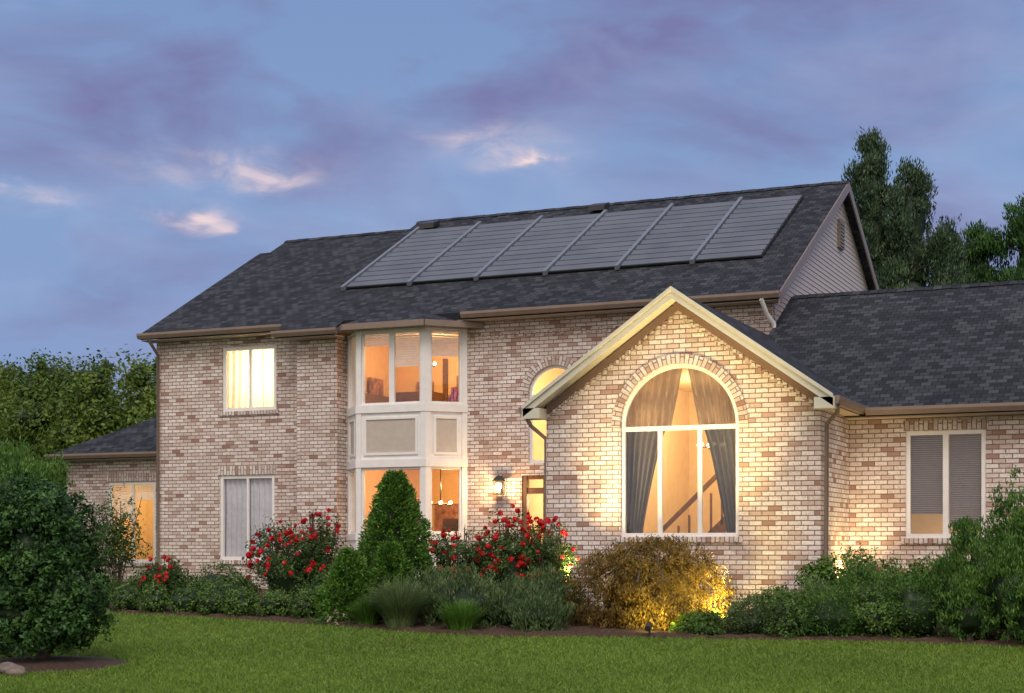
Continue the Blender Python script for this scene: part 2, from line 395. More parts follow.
# ------------------------------------------------------------ windows
fw=Part('window_frames',WHITE); gl=Part('window_glass',GLASS)
def window(p,d,a0,a1,z0,z1,cols=2,bars=[],fr=.06,inset=.07,mull=.05):
    fw.obox(p,d,a0,a0+fr,z0,z1,-inset-.05,-inset+.02); fw.obox(p,d,a1-fr,a1,z0,z1,-inset-.05,-inset+.02)
    fw.obox(p,d,a0+fr,a1-fr,z0,z0+fr,-inset-.05,-inset+.018); fw.obox(p,d,a0+fr,a1-fr,z1-fr,z1,-inset-.05,-inset+.018)
    w=(a1-a0)/cols
    for i in range(1,cols):
        fw.obox(p,d,a0+i*w-mull/2,a0+i*w+mull/2,z0+fr,z1-fr,-inset-.05,-inset+.012)
    gl.poly([(p[0]+d[0]*a+d[1]*-(inset+.02),p[1]+d[1]*a+d[0]*(inset+.02),z) for a,z in ((a0,z0),(a1,z0),(a1,z1),(a0,z1))])
window((0,YM),(1,0),-19.81,-18.42,4.38,5.79,2,fr=.075,inset=.04)
window((0,YM),(1,0),-19.88,-18.47,1.12,2.98,2,fr=.075,inset=.04)
window((0,WY),(1,0),-4.46,-3.21,1.56,3.29,2,fr=.07,mull=.09,inset=.04)
window((0,WY),(1,0),-.6,1.2,1.56,3.29,2)
window((0,31.0),(1,0),-24.67,-23.26,1.02,3.0,2,fr=.08,inset=.04)
def arch_window(c,r,z0,zs,y,vbars,fr=.06,inset=.05):
    Y0=y+inset; Y1=y+inset+.06
    fw.box(c-r,c-r+fr,Y0,Y1,z0,zs); fw.box(c+r-fr,c+r,Y0,Y1,z0,zs); fw.box(c-r+fr,c+r-fr,Y0+.002,Y1,z0,z0+fr)
    fw.box(c-r+fr,c+r-fr,Y0-.01,Y1,zs-.07,zs)
    n=40
    for i in range(n):
        t0=math.pi*i/n; t1=math.pi*(i+1)/n
        q=[(c+rr*math.cos(t),Y0,zs+rr*math.sin(t)) for rr,t in ((r-fr,t0),(r,t0),(r,t1),(r-fr,t1))]
        fw.prism(q[::-1],(0,.06,0))
    for v in vbars: fw.box(v-.035,v+.035,Y0+.003,Y1,z0+fr,zs-.07)
    gl.poly([(a,Y0+.03,z) for a,z in arch_loop(c-r,c+r,z0,zs,30)])
arch_window(wc,wr,1.58,zs,YG,[wc-.33,wc+.33])
arch_window(arch_c,.57,3.09,4.47,YM,[arch_c])
# ------------------------------------------------------------ bay window
bp=Part('bay_panels',PANEL)
pts=[(-16.62,28.80),(-16.04,28.15),(-14.46,28.15),(-13.86,28.80)]
bcore=Part('bay_core',WHITE)
for k in range(3):
    p,q=pts[k],pts[k+1]; L=math.hypot(q[0]-p[0],q[1]-p[1]); d=((q[0]-p[0])/L,(q[1]-p[1])/L)
    e=.10
    for za,zb in ((.55,.62),(1.55,1.68),(3.04,3.20),(4.16,4.32),(5.84,6.0)):
        fw.obox(p,d,-.018,L+.018,za+.0007*k,zb+.0007*k,-.12,.045)
    fw.obox(p,d,-.012,e,.6,5.9,-.12,.03); fw.obox(p,d,L-e,L+.012,.6,5.9,-.12,.03)
    cols=2 if k==1 else 1
    bcore.obox(p,d,e-.02,L-e+.02,3.20,4.16,-.08,.0); bcore.obox(p,d,e-.02,L-e+.02,.62,1.55,-.08,.0)
    for za,zb in ((3.29,4.07),(.72,1.45)):
        a0,a1=(e+.07,L-e-.07)
        bp.obox(p,d,a0+.05,a1-.05,za+.05,zb-.05,-.01,.008)
        fw.obox(p,d,a0,a1,za,za+.05,-.01,.03); fw.obox(p,d,a0,a1,zb-.05,zb,-.01,.03)
        fw.obox(p,d,a0,a0+.05,za+.05,zb-.05,-.01,.03); fw.obox(p,d,a1-.05,a1,za+.05,zb-.05,-.01,.03)
    for za,zb in ((4.32,5.84),(1.68,3.04)):
        window(p,d,e-.01,L-e+.01,za,zb,cols,fr=.05,inset=.03,mull=.12)
bcore.build(); bp.build()
ZB=5.98
o=[(-16.80,28.62),(-16.16,27.85),(-14.34,27.85),(-13.50,28.75)]
i_=[(-15.95,28.62),(-15.6,28.55),(-14.9,28.55),(-14.3,28.75)]
zi=6.33
roof_slab('bay_roof_front',[(o[1][0],o[1][1],ZB),(o[2][0],o[2][1],ZB),(i_[2][0],i_[2][1],zi),(i_[1][0],i_[1][1],zi)],.05)
roof_slab('bay_roof_side',[(o[0][0],o[0][1],ZB),(o[1][0],o[1][1],ZB),(i_[1][0],i_[1][1],zi)],.05)
roof_slab('bay_roof_side',[(o[2][0],o[2][1],ZB),(o[3][0],o[3][1],ZB),(i_[2][0],i_[2][1],zi)],.05)
bg=Part('bay_gutter',GUT)
for k in range(3):
    p,q=o[k],o[k+1]; L=math.hypot(q[0]-p[0],q[1]-p[1]); d=((q[0]-p[0])/L,(q[1]-p[1])/L)
    bg.obox(p,d,-.01,L+.03,ZB-.13,ZB-.01,-.01,.08)
bg.poly([(x,y,ZB-.11) for x,y in o])
bg.build()
# ------------------------------------------------------------ front door
dr=Part('front_door',WOOD)
dr.box(-12.62,-12.52,28.82,28.95,.35,2.85); dr.box(-12.16,-12.04,28.82,28.95,.35,2.85); dr.box(-12.04,-11.2,28.86,28.93,.35,2.85)
dr.box(-12.52,-12.16,28.84,28.95,.35,1.0); dr.box(-12.52,-12.16,28.84,28.95,2.48,2.6); dr.box(-12.52,-12.16,28.84,28.95,2.77,2.85)
dr.build()
gl.poly([(-12.52,28.9,1.0),(-12.16,28.9,1.0),(-12.16,28.9,2.8),(-12.52,28.9,2.8)])
fw.build(); gl.build()

# ------------------------------------------------------------ interiors
def room(name,x0,x1,y0,y1,z0,z1,m):
    p=Part(name,m)
    p.poly([(x0,y1,z0),(x1,y1,z0),(x1,y1,z1),(x0,y1,z1)]); p.poly([(x0,y0,z0),(x0,y1,z0),(x0,y1,z1),(x0,y0,z1)])
    p.poly([(x1,y1,z0),(x1,y0,z0),(x1,y0,z1),(x1,y1,z1)]); p.poly([(x0,y0,z1),(x0,y1,z1),(x1,y1,z1),(x1,y0,z1)])
    p.build(); f=Part(name+'_floor',FLOORM); f.poly([(x0,y0,z0),(x1,y0,z0),(x1,y1,z0),(x0,y1,z0)]); f.build()
def lamp(name,loc,w,col=(1,.72,.37),r=.12):
    l=bpy.data.lights.new(name,'POINT'); l.energy=w; l.color=col; l.shadow_soft_size=r
    o=bpy.data.objects.new(name,l); C.objects.link(o); o.location=loc; o.parent=house
room('bedroom',-21.3,-17.8,28.95,32,3.5,6.0,PALEW); lamp('bedroom_lamp',(-19.1,29.9,5.3),130,(1,.84,.54))
room('study',-21.3,-17.8,28.95,32,.5,3.2,PALEW); lamp('study_lamp',(-19.0,31.2,2.9),4,(1,.75,.5))
room('bay_bedroom',-17.2,-13.3,28.95,32.0,3.5,6.05,ORANGE); lamp('bay_bedroom_lamp',(-15.3,30.4,5.6),105)
room('bay_dining_room',-17.2,-13.3,28.95,32.5,.5,3.2,ORANGE); lamp('bay_dining_lamp',(-15.2,30.6,2.75),115)
room('hall',-12.9,-10.3,28.97,32.5,.5,5.9,WARMW); lamp('hall_lamp',(-11.6,30.2,4.5),100); lamp('hall_lamp_low',(-11.9,30.6,2.4),60)
room('living_room',-8.95,-6.33,23.78,28.3,.5,4.33,WARMW); lamp('living_room_chandelier_light',(-7.64,26.0,3.75),150,(1,.73,.38))
room('wing_room',-5.2,-1.0,25.82,29,.5,3.5,PALEW); lamp('wing_room_lamp',(-4.2,28,1.4),20,(1,.62,.3))
room('left_wing_room',-25.8,-21.7,31.15,34,.5,3.5,WARMW); lamp('left_wing_lamp',(-24,32.6,2.7),100)
def sheet(name,x0f,x1f,z0,z1,y,m,waves=7,amp=.035,nx=60,nz=16):
    p=Part(name,m)
    grid=[]
    for j in range(nz+1):
        z=z0+(z1-z0)*j/nz; r=[]
        a,b=(x0f(z),x1f(z)) if callable(x0f) else (x0f,x1f)
        for i in range(nx+1):
            t=i/nx; r.append((a+(b-a)*t,y+amp*math.sin(t*waves*2*math.pi+.6*math.sin(z*2))+.3*amp*math.sin(t*waves*5.1+1),z))
        grid.append(r)
    for j in range(nz):
        for i in range(nx): p.poly([grid[j][i],grid[j][i+1],grid[j+1][i+1],grid[j+1][i]])
    o=p.build()
    for f in o.data.polygons: f.use_smooth=True
def blind(name,x0,x1,z0,z1,y,m,step=.05):
    p=Part(name,m); z=z0
    while z<z1:
        p.poly([(x0,y-.012,z),(x1,y-.012,z),(x1,y+.015,z+step*.93),(x0,y+.015,z+step*.93)]); z+=step
    p.build()
sheet('bedroom_curtain',-19.9,-18.95,4.3,5.9,29.12,SHADE,6,.02); sheet('bedroom_curtain',-18.98,-18.3,4.3,5.9,29.14,SHADE,4,.02)
sheet('study_curtain',-19.87,-19.20,1.13,2.97,28.925,SHEER,5,.018); sheet('study_curtain',-19.15,-18.48,1.13,2.97,28.925,SHEER,5,.018)
blind('left_wing_shade',-24.7,-23.97,2.1,3.05,31.2,BLIND); blind('left_wing_shade',-23.95,-23.2,2.55,3.05,31.2,BLIND)
blind('bay_blind',-15.20,-14.60,5.10,5.86,28.25,BLIND); blind('bay_blind',-15.92,-15.32,5.55,5.86,28.25,BLIND)
p=Part('bay_blind',BLIND); z=5.30
dd=Vector((.6,.65,0)).normalized(); a=Vector((-14.46,28.15,0))+dd*.13+Vector((-.07,.07,0)); b_=Vector((-14.46,28.15,0))+dd*.76+Vector((-.07,.07,0))
while z<5.82: p.poly([(a.x,a.y,z),(b_.x,b_.y,z),(b_.x-.015,b_.y+.015,z+.045),(a.x-.015,a.y+.015,z+.045)]); z+=.05
p.build()
blind('wing_blind',-4.42,-3.88,1.95,3.26,25.80,GBLIND,.035); blind('wing_blind',-3.79,-3.24,1.75,3.26,25.80,GBLIND,.035)
def inner(z):
    if z>3.34: return .03+.20*(4.33-z)/.99
    t=(3.34-z)/1.76; return .30+.40*min(1,t*1.05)**.8
sheet('drape',lambda z:wc-1.0,lambda z:wc-inner(z),3.30,4.32,23.92,GOLD,7,.04)
sheet('drape',lambda z:wc+inner(z),lambda z:wc+1.0,3.30,4.32,23.92,GOLD,7,.04)
sheet('drape',lambda z:wc-1.0,lambda z:wc-inner(z),1.5,3.30,23.9,GREYC,6,.045)
sheet('drape',lambda z:wc+inner(z),lambda z:wc+1.0,1.5,3.30,23.9,GREYC,6,.045)
st=Part('staircase',WOOD); stw=Part('staircase_risers',WHITE)
for i in range(13):
    x=-8.9+i*.2; z=.8+i*.19
    st.box(x,x+.22,26.6,27.8,z,z+.05); stw.box(x+.02,x+.04,26.6,27.8,z-.15,z)
    st.box(x+.085,x+.12,26.55,26.585,z+.05,z+.8)
st.prism([(-8.9,26.52,1.66),(-6.4,26.52,4.03),(-6.4,26.52,4.13),(-8.9,26.52,1.76)],(0,.07,0))
st.prism([(-8.9,26.55,.62),(-6.4,26.55,2.99),(-6.4,26.55,3.24),(-8.9,26.55,.87)],(0,.04,0))
st.box(-8.2,-7.1,24.6,25.2,1.15,1.2)
for xx in (-8.15,-7.2): st.box(xx,xx+.05,24.65,25.15,.5,1.15)
st.build(); stw.build()
ch=Part('chandelier_frame',DARK); cbu=Part('chandelier_bulbs',BULB)
for (cx,cy,cz,R,zc) in ((-7.64,25.4,3.12,.22,4.33),(-15.2,30.3,2.35,.25,3.2),(-11.7,30.0,4.1,.22,5.9),(-15.6,30.5,5.4,.16,6.05)):
    ch.box(cx-.01,cx+.01,cy-.01,cy+.01,cz,zc)
    for k in range(6):
        a=k*math.pi/3; ex,ey=cx+R*math.cos(a),cy+R*math.sin(a)
        ch.prism([(cx,cy,cz),(ex,ey,cz-.05),(ex,ey,cz-.03),(cx,cy,cz+.02)],(.012,.012,0)); cbu.ball((ex,ey,cz+.02),.035)
ch.build(); cbu.build()
PIC=simple('picture_print',(.35,.16,.10),.5,.6,8)
pic=Part('picture_frames',PIC)
for q in ((-15.6,-15.0,31.9,31.95,4.7,5.3),(-14.6,-14.1,31.9,31.95,4.6,5.1),(-16.6,-16.2,31.9,31.95,4.7,5.2),(-16.4,-15.4,32.4,32.45,1.6,2.4),(-14.6,-14.0,32.4,32.45,1.7,2.3),(-13.36,-13.31,29.3,29.8,4.5,5.0),(-13.36,-13.31,30.0,30.5,4.6,5.2),(-17.15,-17.1,29.5,30.3,4.4,5.1),(-17.15,-17.1,30.6,31.2,4.6,5.2),(-8.94,-8.90,25.0,25.7,2.2,3.0)): pic.box(*q)
pic.build()
fu=Part('wood_furniture',WOOD)
for x in (-16.2,-15.5,-14.8):
    fu.box(x,x+.42,29.6,29.65,.5,2.0); fu.box(x,x+.42,29.65,30.05,.95,1.0)
fu.box(-17.15,-16.6,31.2,32.4,.5,2.5); fu.box(-16.9,-15.9,31.2,31.9,3.5,4.9); fu.box(-17.15,-16.7,29.3,31.0,3.5,4.75)
for xx in (-15.95,-13.9): fu.box(xx,xx+.1,31.9,31.98,3.5,5.7)
fu.box(-24.9,-23.9,33.3,33.9,.5,1.9)
fu.build()
BRIGHT=Part('shelf_items',simple('coloured_items',(.55,.20,.30),.6,.7,14))
for k in range(9): BRIGHT.box(-14.35+k*.07,-14.30+k*.07,28.95,29.05,4.42,4.55+.18*abs(math.sin(k*2.1)))
BRIGHT.build()
bs=Part('bay_window_seat',WOOD); bs.poly([(-16.5,28.85,4.3),(-15.98,28.25,4.3),(-14.52,28.25,4.3),(-13.98,28.85,4.3)]); bs.poly([(-16.5,28.85,1.66),(-15.98,28.25,1.66),(-14.52,28.25,1.66),(-13.98,28.85,1.66)]); bs.build()

# ------------------------------------------------------------ solar array
arr=bpy.data.objects.new('solar_panel_array',None); C.objects.link(arr)
m,nt,b=mat('solar_slats')
tc=nd(nt,'ShaderNodeTexCoord'); f=noise(nt,tc.outputs['Object'],1.2,3); r=ramp(nt,[(.3,(.095,.108,.13)),(.7,(.135,.148,.175))]); nt.links.new(f,r.inputs[0]); nt.links.new(r.outputs[0],b.inputs['Base Color'])
b.inputs['Roughness'].default_value=.42; b.inputs['Specular IOR Level'].default_value=.5; SOL=m
SOLD=simple('solar_gap_black',(.012,.013,.017),.6)
RAIL=simple('solar_rail_metal',(.22,.25,.29),.4,.05,metal=.3)
sl=Part('solar_slats',SOL,arr); bk=Part('solar_backing',SOLD,arr); ra=Part('solar_rails',RAIL,arr)
nv=np.array([0,-S,1]); nv=nv/np.linalg.norm(nv)
def on(x,y,h): return (x,y+nv[1]*h,mz(y)+nv[2]*h)
xs=[-17.5,-15.85,-14.25,-12.65,-11.05,-9.45,-7.98]
Y0,Y1=30.15,33.65
for i in range(6):
    a,c_=xs[i]+.05,xs[i+1]-.05
    bk.prism([on(a,Y0,.03),on(c_,Y0,.03),on(c_,Y1,.03),on(a,Y1,.03)],tuple(nv*.03))
    n=12
    for j in range(n):
        ya=Y0+(Y1-Y0)*j/n+.005; yb=Y0+(Y1-Y0)*(j+1)/n-.085
        sl.prism([on(a+.02,ya,.062),on(c_-.02,ya,.062),on(c_-.02,yb,.080),on(a+.02,yb,.080)],tuple(nv*.018))
for i in range(6):
    x=xs[i]; e=.04
    ya,yb=(Y0-.08,Y1+.1)
    ra.prism([on(x-e,ya,.02),on(x+e,ya,.02),on(x+e,yb,.02),on(x-e,yb,.02)],tuple(nv*.10))
sl.build(); bk.build(); ra.build()
vt=Part('roof_vents',DARK)
for x,y in ((-17.3,33.9),(-12.95,34.05)):
    z=mz(y)
    vt.prism([(x-.2,y-.2,z-.02),(x+.2,y-.2,z-.02),(x+.2,y-.2,z+.1),(x-.2,y-.2,z+.1)],(0,.35,.12))
vt.build()

# ------------------------------------------------------------ wall lantern
lan=bpy.data.objects.new('wall_lantern',None); C.objects.link(lan)
lp=Part('lantern_body',DARK,lan)
lx,ly,lz=-13.05,28.62,2.62
lp.box(lx-.05,lx+.05,28.77,28.8,lz-.12,lz+.18); lp.box(lx-.012,lx+.012,28.62,28.78,lz+.2,lz+.225)
for sx in (-.085,.075):
    for sy in (-.085,.075): lp.box(lx+sx,lx+sx+.01,ly+sy,ly+sy+.01,lz-.14,lz+.12)
lp.box(lx-.095,lx+.095,ly-.095,ly+.095,lz-.16,lz-.14)
top=[(lx-.11,ly-.11,lz+.12),(lx+.11,ly-.11,lz+.12),(lx+.11,ly+.11,lz+.12),(lx-.11,ly+.11,lz+.12)]
for i in range(4): lp.poly([top[i],top[(i+1)%4],(lx,ly,lz+.25)])
lp.build()
bb=Part('lantern_bulb',emis('lantern_flame',(1,.72,.35),14),lan)
for z0,z1,r in ((lz-.1,lz-.03,.03),(lz-.03,lz+.07,.045)): bb.box(lx-r,lx+r,ly-r,ly+r,z0,z1)
bb.build()
l=bpy.data.lights.new('lantern_light','POINT'); l.energy=48; l.color=(1,.6,.25); l.shadow_soft_size=.08
o_=bpy.data.objects.new('lantern_light',l); C.objects.link(o_); o_.location=(lx,ly-.16,lz); o_.parent=lan
# ------------------------------------------------------------ landscape spotlights
def spot(loc,tgt,w,ang=70,col=(1,.72,.30),blend=1.0):
    e=bpy.data.objects.new('landscape_spotlight',None); C.objects.link(e)
    d=(Vector(tgt)-Vector(loc)).normalized()
    p=Part('spotlight_housing',DARK,e)
    up=Vector((0,.02,1)); s=d.cross(up).normalized(); t=s.cross(d)
    n=10; R=.045
    c0=Vector(loc)-d*.14; c1=Vector(loc)-d*.01
    ring=lambda c:[c+(s*math.cos(k*2*math.pi/n)+t*math.sin(k*2*math.pi/n))*R for k in range(n)]
    a,b_=ring(c0),ring(c1)
    for k in range(n): p.poly([a[k],a[(k+1)%n],b_[(k+1)%n],b_[k]])
    p.poly(a); p.box(loc[0]-.012,loc[0]+.012,loc[1]-.012,loc[1]+.012,.2,loc[2]-.05); p.build()
    l=bpy.data.lights.new('spotlight_beam','SPOT'); l.energy=w; l.color=col; l.spot_size=math.radians(ang); l.spot_blend=blend; l.shadow_soft_size=.06
    o=bpy.data.objects.new('spotlight_beam',l); C.objects.link(o); o.location=loc; o.rotation_euler=d.to_track_quat('-Z','Y').to_euler(); o.parent=e
spot((-9.0,22.35,.75),(-8.15,23.6,5.1),1250,80)
spot((-6.5,22.45,.8),(-7.35,23.6,5.6),900,66)
spot((-6.12,21.15,.5),(-7.0,21.9,1.0),480,130,(1,.74,.16))
spot((-7.0,20.35,.36),(-7.15,21.6,.9),110,130,(1,.76,.16))
spot((-5.0,24.9,.62),(-5.38,25.0,1.8),220,120)
spot((-9.85,22.75,.7),(-9.6,23.6,1.7),150,130)

# ------------------------------------------------------------ ground
xsg=np.concatenate([[-2500,-900,-350,-130],np.arange(-70,40.1,1.0),[100,300,900,2500]])
ysg=np.concatenate([[-2500,-900,-300,-80],np.arange(-20,80.1,1.0),[130,350,900,2500]])
XX,YY=np.meshgrid(xsg,ysg); ZZ=g(XX,YY)
V=np.stack([XX,YY,ZZ],-1).reshape(-1,3); nx=len(xsg); F=[]
for j in range(len(ysg)-1):
    for i in range(nx-1): F.append((j*nx+i,j*nx+i+1,(j+1)*nx+i+1,(j+1)*nx+i))
me=bpy.data.meshes.new('ground'); me.from_pydata(V.tolist(),[],F)
m,nt,b=mat('lawn_soil_and_turf'); tc=nd(nt,'ShaderNodeTexCoord')
f=noise(nt,tc.outputs['Object'],.5,4,.6); r=ramp(nt,[(.3,(.055,.100,.016)),(.7,(.085,.145,.026))]); nt.links.new(f,r.inputs[0])
f2=noise(nt,tc.outputs['Object'],30,3,.7); r2=ramp(nt,[(.3,(.7,.7,.7)),(.7,(1.3,1.3,1.3))]); nt.links.new(f2,r2.inputs[0])
nt.links.new(mixc(nt,1.0,r.outputs[0],r2.outputs[0],'MULTIPLY'),b.inputs['Base Color']); b.inputs['Roughness'].default_value=.95
addobj('ground',me,None,m)
bx=np.array([-19.5,-17.8,-16,-14.4,-11.7,-10.2,-8.95,-7.4,-6.0,-3.8,0,4]); by=np.array([23.5,20.9,20.35,20.35,19.9,19.55,19.5,20.2,20.5,21.0,21.3,21.4])
def ybed(x): return np.interp(x,bx,by)
mx_=np.arange(-19.5,4.01,.15); nyb=60; Vb=[];Fb=[]
for i,x in enumerate(mx_):
    y0=ybed(x)
    y1=28.85 if x<XL else (23.7 if x<XR else 25.7)
    for j in range(nyb+1):
        y=y0+(y1-y0)*(j/nyb)
        Vb.append((x,y,float(g(x,y))+(.035+.03*math.sin(x*9.1+y*3)*math.sin(y*11+x*2)+random.uniform(-.008,.012) if j>0 else -.01)))
for i in range(len(mx_)-1):
    for j in range(nyb): a=i*(nyb+1)+j; Fb.append((a,a+nyb+1,a+nyb+2,a+1))
me=bpy.data.meshes.new('mulch_bed'); me.from_pydata(Vb,[],Fb)
MUL=simple('bark_mulch',(.055,.030,.020),.95,.6,22)
addobj('mulch_bed',me,None,MUL)
def disc(name,cx,cy,R):
    vs=[(cx,cy,float(g(cx,cy))+.07)]; fs=[]; n=40
    for r_ in (.5,1.0):
        for k in range(n):
            a=2*math.pi*k/n; rr=R*r_*(1+.06*math.sin(3*a)+random.uniform(-.02,.02)); x=cx+rr*math.cos(a); y=cy+rr*math.sin(a)
            vs.append((x,y,float(g(x,y))+(.05 if r_<1 else -.005)))
    for k in range(n):
        k2=(k+1)%n; fs.append((0,1+k,1+k2)); fs.append((1+k,1+n+k,1+n+k2,1+k2))
    me=bpy.data.meshes.new(name); me.from_pydata(vs,[],fs); addobj(name,me,None,MUL)
disc('mulch_ring',-12.4,14.4,1.0)
ROCK=simple('fieldstone',(.16,.13,.11),.9,.4,9)
for (x,y,s) in ((-12.05,13.45,.13),(-12.35,13.25,.12),(-11.85,13.3,.09)):
    bpy.ops.mesh.primitive_ico_sphere_add(subdivisions=3,radius=s,location=(x,y,float(g(x,y))+s*.3))
    o=bpy.context.object; o.name='garden_rock'; o.data.materials.append(ROCK)
    ph=random.random()*9
    for v in o.data.vertices:
        c=v.co; k=1+.16*math.sin(c.x*23+ph)+.14*math.sin(c.y*27+ph*2)+.08*math.sin(c.z*41)
        v.co=Vector((c.x*k*1.3,c.y*k,c.z*k*.7))

# ------------------------------------------------------------ foliage system (all quads)
def unit(a): return a/np.maximum(np.linalg.norm(a,axis=-1,keepdims=True),1e-9)
class Plant:
    def __init__(s,name,mats): s.name=name; s.mats=mats; s.V=[];s.Q=[];s.M=[];s.T=[];s.n=0
    def add(s,V,Q,mi,tint):
        s.V.append(V); s.Q.append(Q+s.n); s.M.append(np.full(len(Q),mi)); s.T.append(tint); s.n+=len(V)
    def leaves(s,P,T,N,L,W,mi,tint):
        T=unit(T); B=unit(np.cross(N,T)); L=np.asarray(L)[:,None]; W=np.asarray(W)[:,None]
        V=np.stack([P-T*L,P+B*W-T*L*.1,P+T*L,P-B*W-T*L*.1],1).reshape(-1,3)
        Q=np.arange(len(V)).reshape(-1,4); s.add(V,Q,mi,np.repeat(np.clip(tint,0,1),4))
    def clumps(s,ells,ncl,per,sig,L,mode='leaf',mi=0,aspect=.5,shell=(.72,1.05),tone=(.5,.25),zmin=None,rough=.12):
        w=np.array([e[3]*e[4]+e[3]*e[5]+e[4]*e[5] for e in ells]); idx=rng.choice(len(ells),ncl,p=w/w.sum())
        E=np.array([e[:6] for e in ells])[idx]
        u=unit(rng.normal(size=(ncl,3)))
        ph=rng.random(3)*6
        bump=1+rough*(np.sin(u[:,0]*5+ph[0]+E[:,2])+np.sin(u[:,1]*6+ph[1])+np.sin(u[:,2]*7+ph[2]+E[:,0]))/1.5
        r=rng.uniform(shell[0],shell[1],ncl)*bump
        c=E[:,:3]+u*E[:,3:]*r[:,None]
        tc_=rng.normal(tone[0],tone[1],ncl)
        q=np.clip(rng.normal(size=(ncl*per,3)),-1.7,1.7)
        P=np.repeat(c,per,0)+q*sig*rng.uniform(.5,1.2,(ncl*per,1))
        U=np.repeat(u,per,0); tt=np.repeat(tc_,per)+rng.normal(0,.14,ncl*per)
        if zmin is not None: 
            k=P[:,2]>zmin; P,U,tt=P[k],U[k],tt[k]
        n=len(P); R=rng.normal(size=(n,3))
        if mode=='leaf': N=unit(U+np.array([0,0,.4])+R*.7); T=rng.normal(size=(n,3)); T=T-N*np.sum(T*N,1,keepdims=True)
        elif mode=='needle': T=unit(U*.8+np.array([0,0,.45])+R*.5); N=unit(np.cross(T,rng.normal(size=(n,3))))
        elif mode=='up': T=unit(U*.35+np.array([0,0,1.0])+R*.35); N=unit(np.cross(T,rng.normal(size=(n,3))))
        elif mode=='droop': T=unit(U*.6+np.array([0,0,-.8])+R*.4); N=unit(U+R*.5)
        Ls=L*rng.uniform(.6,1.3,n)
        s.leaves(P,T,N,Ls,Ls*aspect,mi,tt)
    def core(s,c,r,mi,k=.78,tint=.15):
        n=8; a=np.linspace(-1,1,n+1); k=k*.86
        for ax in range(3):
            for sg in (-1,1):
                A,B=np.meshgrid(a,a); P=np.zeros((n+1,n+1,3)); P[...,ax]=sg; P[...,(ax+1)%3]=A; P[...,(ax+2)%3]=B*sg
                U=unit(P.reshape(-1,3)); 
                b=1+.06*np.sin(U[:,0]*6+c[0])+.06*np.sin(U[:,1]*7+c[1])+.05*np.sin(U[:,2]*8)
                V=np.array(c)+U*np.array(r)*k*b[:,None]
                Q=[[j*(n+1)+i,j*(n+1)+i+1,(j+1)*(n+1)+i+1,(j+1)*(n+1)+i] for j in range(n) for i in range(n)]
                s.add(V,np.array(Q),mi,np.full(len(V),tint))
    def limb(s,p,q,r0,r1,mi,n=7):
        p,q=np.array(p,float),np.array(q,float); d=unit(q-p); a=unit(np.cross(d,[.3,.2,.9])); b=np.cross(d,a)
        t=np.arange(n)*2*math.pi/n; ring=lambda c,r:c+r*(np.cos(t)[:,None]*a+np.sin(t)[:,None]*b)
        V=np.concatenate([ring(p,r0),ring(q,r1)]); Q=np.array([[i,(i+1)%n,n+(i+1)%n,n+i] for i in range(n)])
        s.add(V,Q,mi,np.full(len(V),.5))
    def blades(s,c,n,Lr,spread,mi,w=.008,tone=.5,base=.1):
        ang=rng.random(n)*2*math.pi; tilt=rng.random(n)**.7*spread; L=Lr*rng.uniform(.6,1.1,n)
        D=np.stack([np.cos(ang),np.sin(ang),np.zeros(n)],1); side=np.stack([-np.sin(ang),np.cos(ang),np.zeros(n)],1)
        P=np.array(c)+D*rng.random((n,1))*base; segs=4; rows=[]
        for k in range(segs+1):
            th=tilt*(.3+1.1*k/segs); ww=w*(1-.8*k/segs)
            rows.append((P-side*ww,P+side*ww))
            P=P+(D*np.sin(th)[:,None]+np.array([0,0,1])*np.cos(th)[:,None])*(L/segs)[:,None]
        tt=np.clip(rng.normal(tone,.25,n),0,1)
        for k in range(segs):
            V=np.stack([rows[k][0],rows[k][1],rows[k+1][1],rows[k+1][0]],1).reshape(-1,3)
            s.add(V,np.arange(len(V)).reshape(-1,4),mi,np.repeat(tt,4))
    def build(s,name=None):
        V=np.concatenate(s.V); Q=np.concatenate(s.Q).astype(np.int32); M=np.concatenate(s.M).astype(np.int32); T=np.concatenate(s.T).astype(np.float32)
        me=bpy.data.meshes.new(s.name); me.vertices.add(len(V)); me.vertices.foreach_set('co',V.astype(np.float32).ravel())
        me.loops.add(Q.size); me.loops.foreach_set('vertex_index',Q.ravel())
        me.polygons.add(len(Q)); me.polygons.foreach_set('loop_start',np.arange(0,Q.size,4,dtype=np.int32))
        try: me.polygons.foreach_set('loop_total',np.full(len(Q),4,dtype=np.int32))
        except Exception: pass
        for m in s.mats: me.materials.append(m)
        me.polygons.foreach_set('material_index',M)
        a=me.attributes.new('tint','FLOAT','POINT'); a.data.foreach_set('value',T)
        me.update(); me.validate()
        return addobj(s.name,me)
BARK=simple('bark',(.09,.065,.05),.9,.4,12)
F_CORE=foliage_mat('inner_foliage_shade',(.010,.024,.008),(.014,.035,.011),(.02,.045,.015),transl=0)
F_DARK=foliage_mat('dark_evergreen_leaves',(.012,.045,.010),(.034,.10,.020),(.085,.19,.04),transl=.15)
F_BOX=foliage_mat('boxwood_leaves',(.028,.070,.013),(.070,.150,.026),(.15,.26,.055))
F_SPR=foliage_mat('spruce_needles',(.030,.090,.013),(.075,.185,.025),(.15,.30,.045))
F_GREY=foliage_mat('greygreen_leaves',(.045,.085,.032),(.10,.165,.06),(.19,.27,.11))
F_MAP=foliage_mat('weeping_maple_leaves',(.08,.055,.014),(.20,.135,.032),(.32,.22,.05),transl=.4)
F_ROSE=foliage_mat('rose_leaves',(.022,.055,.013),(.055,.115,.025),(.11,.19,.045))
F_JUN=foliage_mat('juniper_leaves',(.030,.090,.018),(.075,.175,.032),(.15,.28,.055))
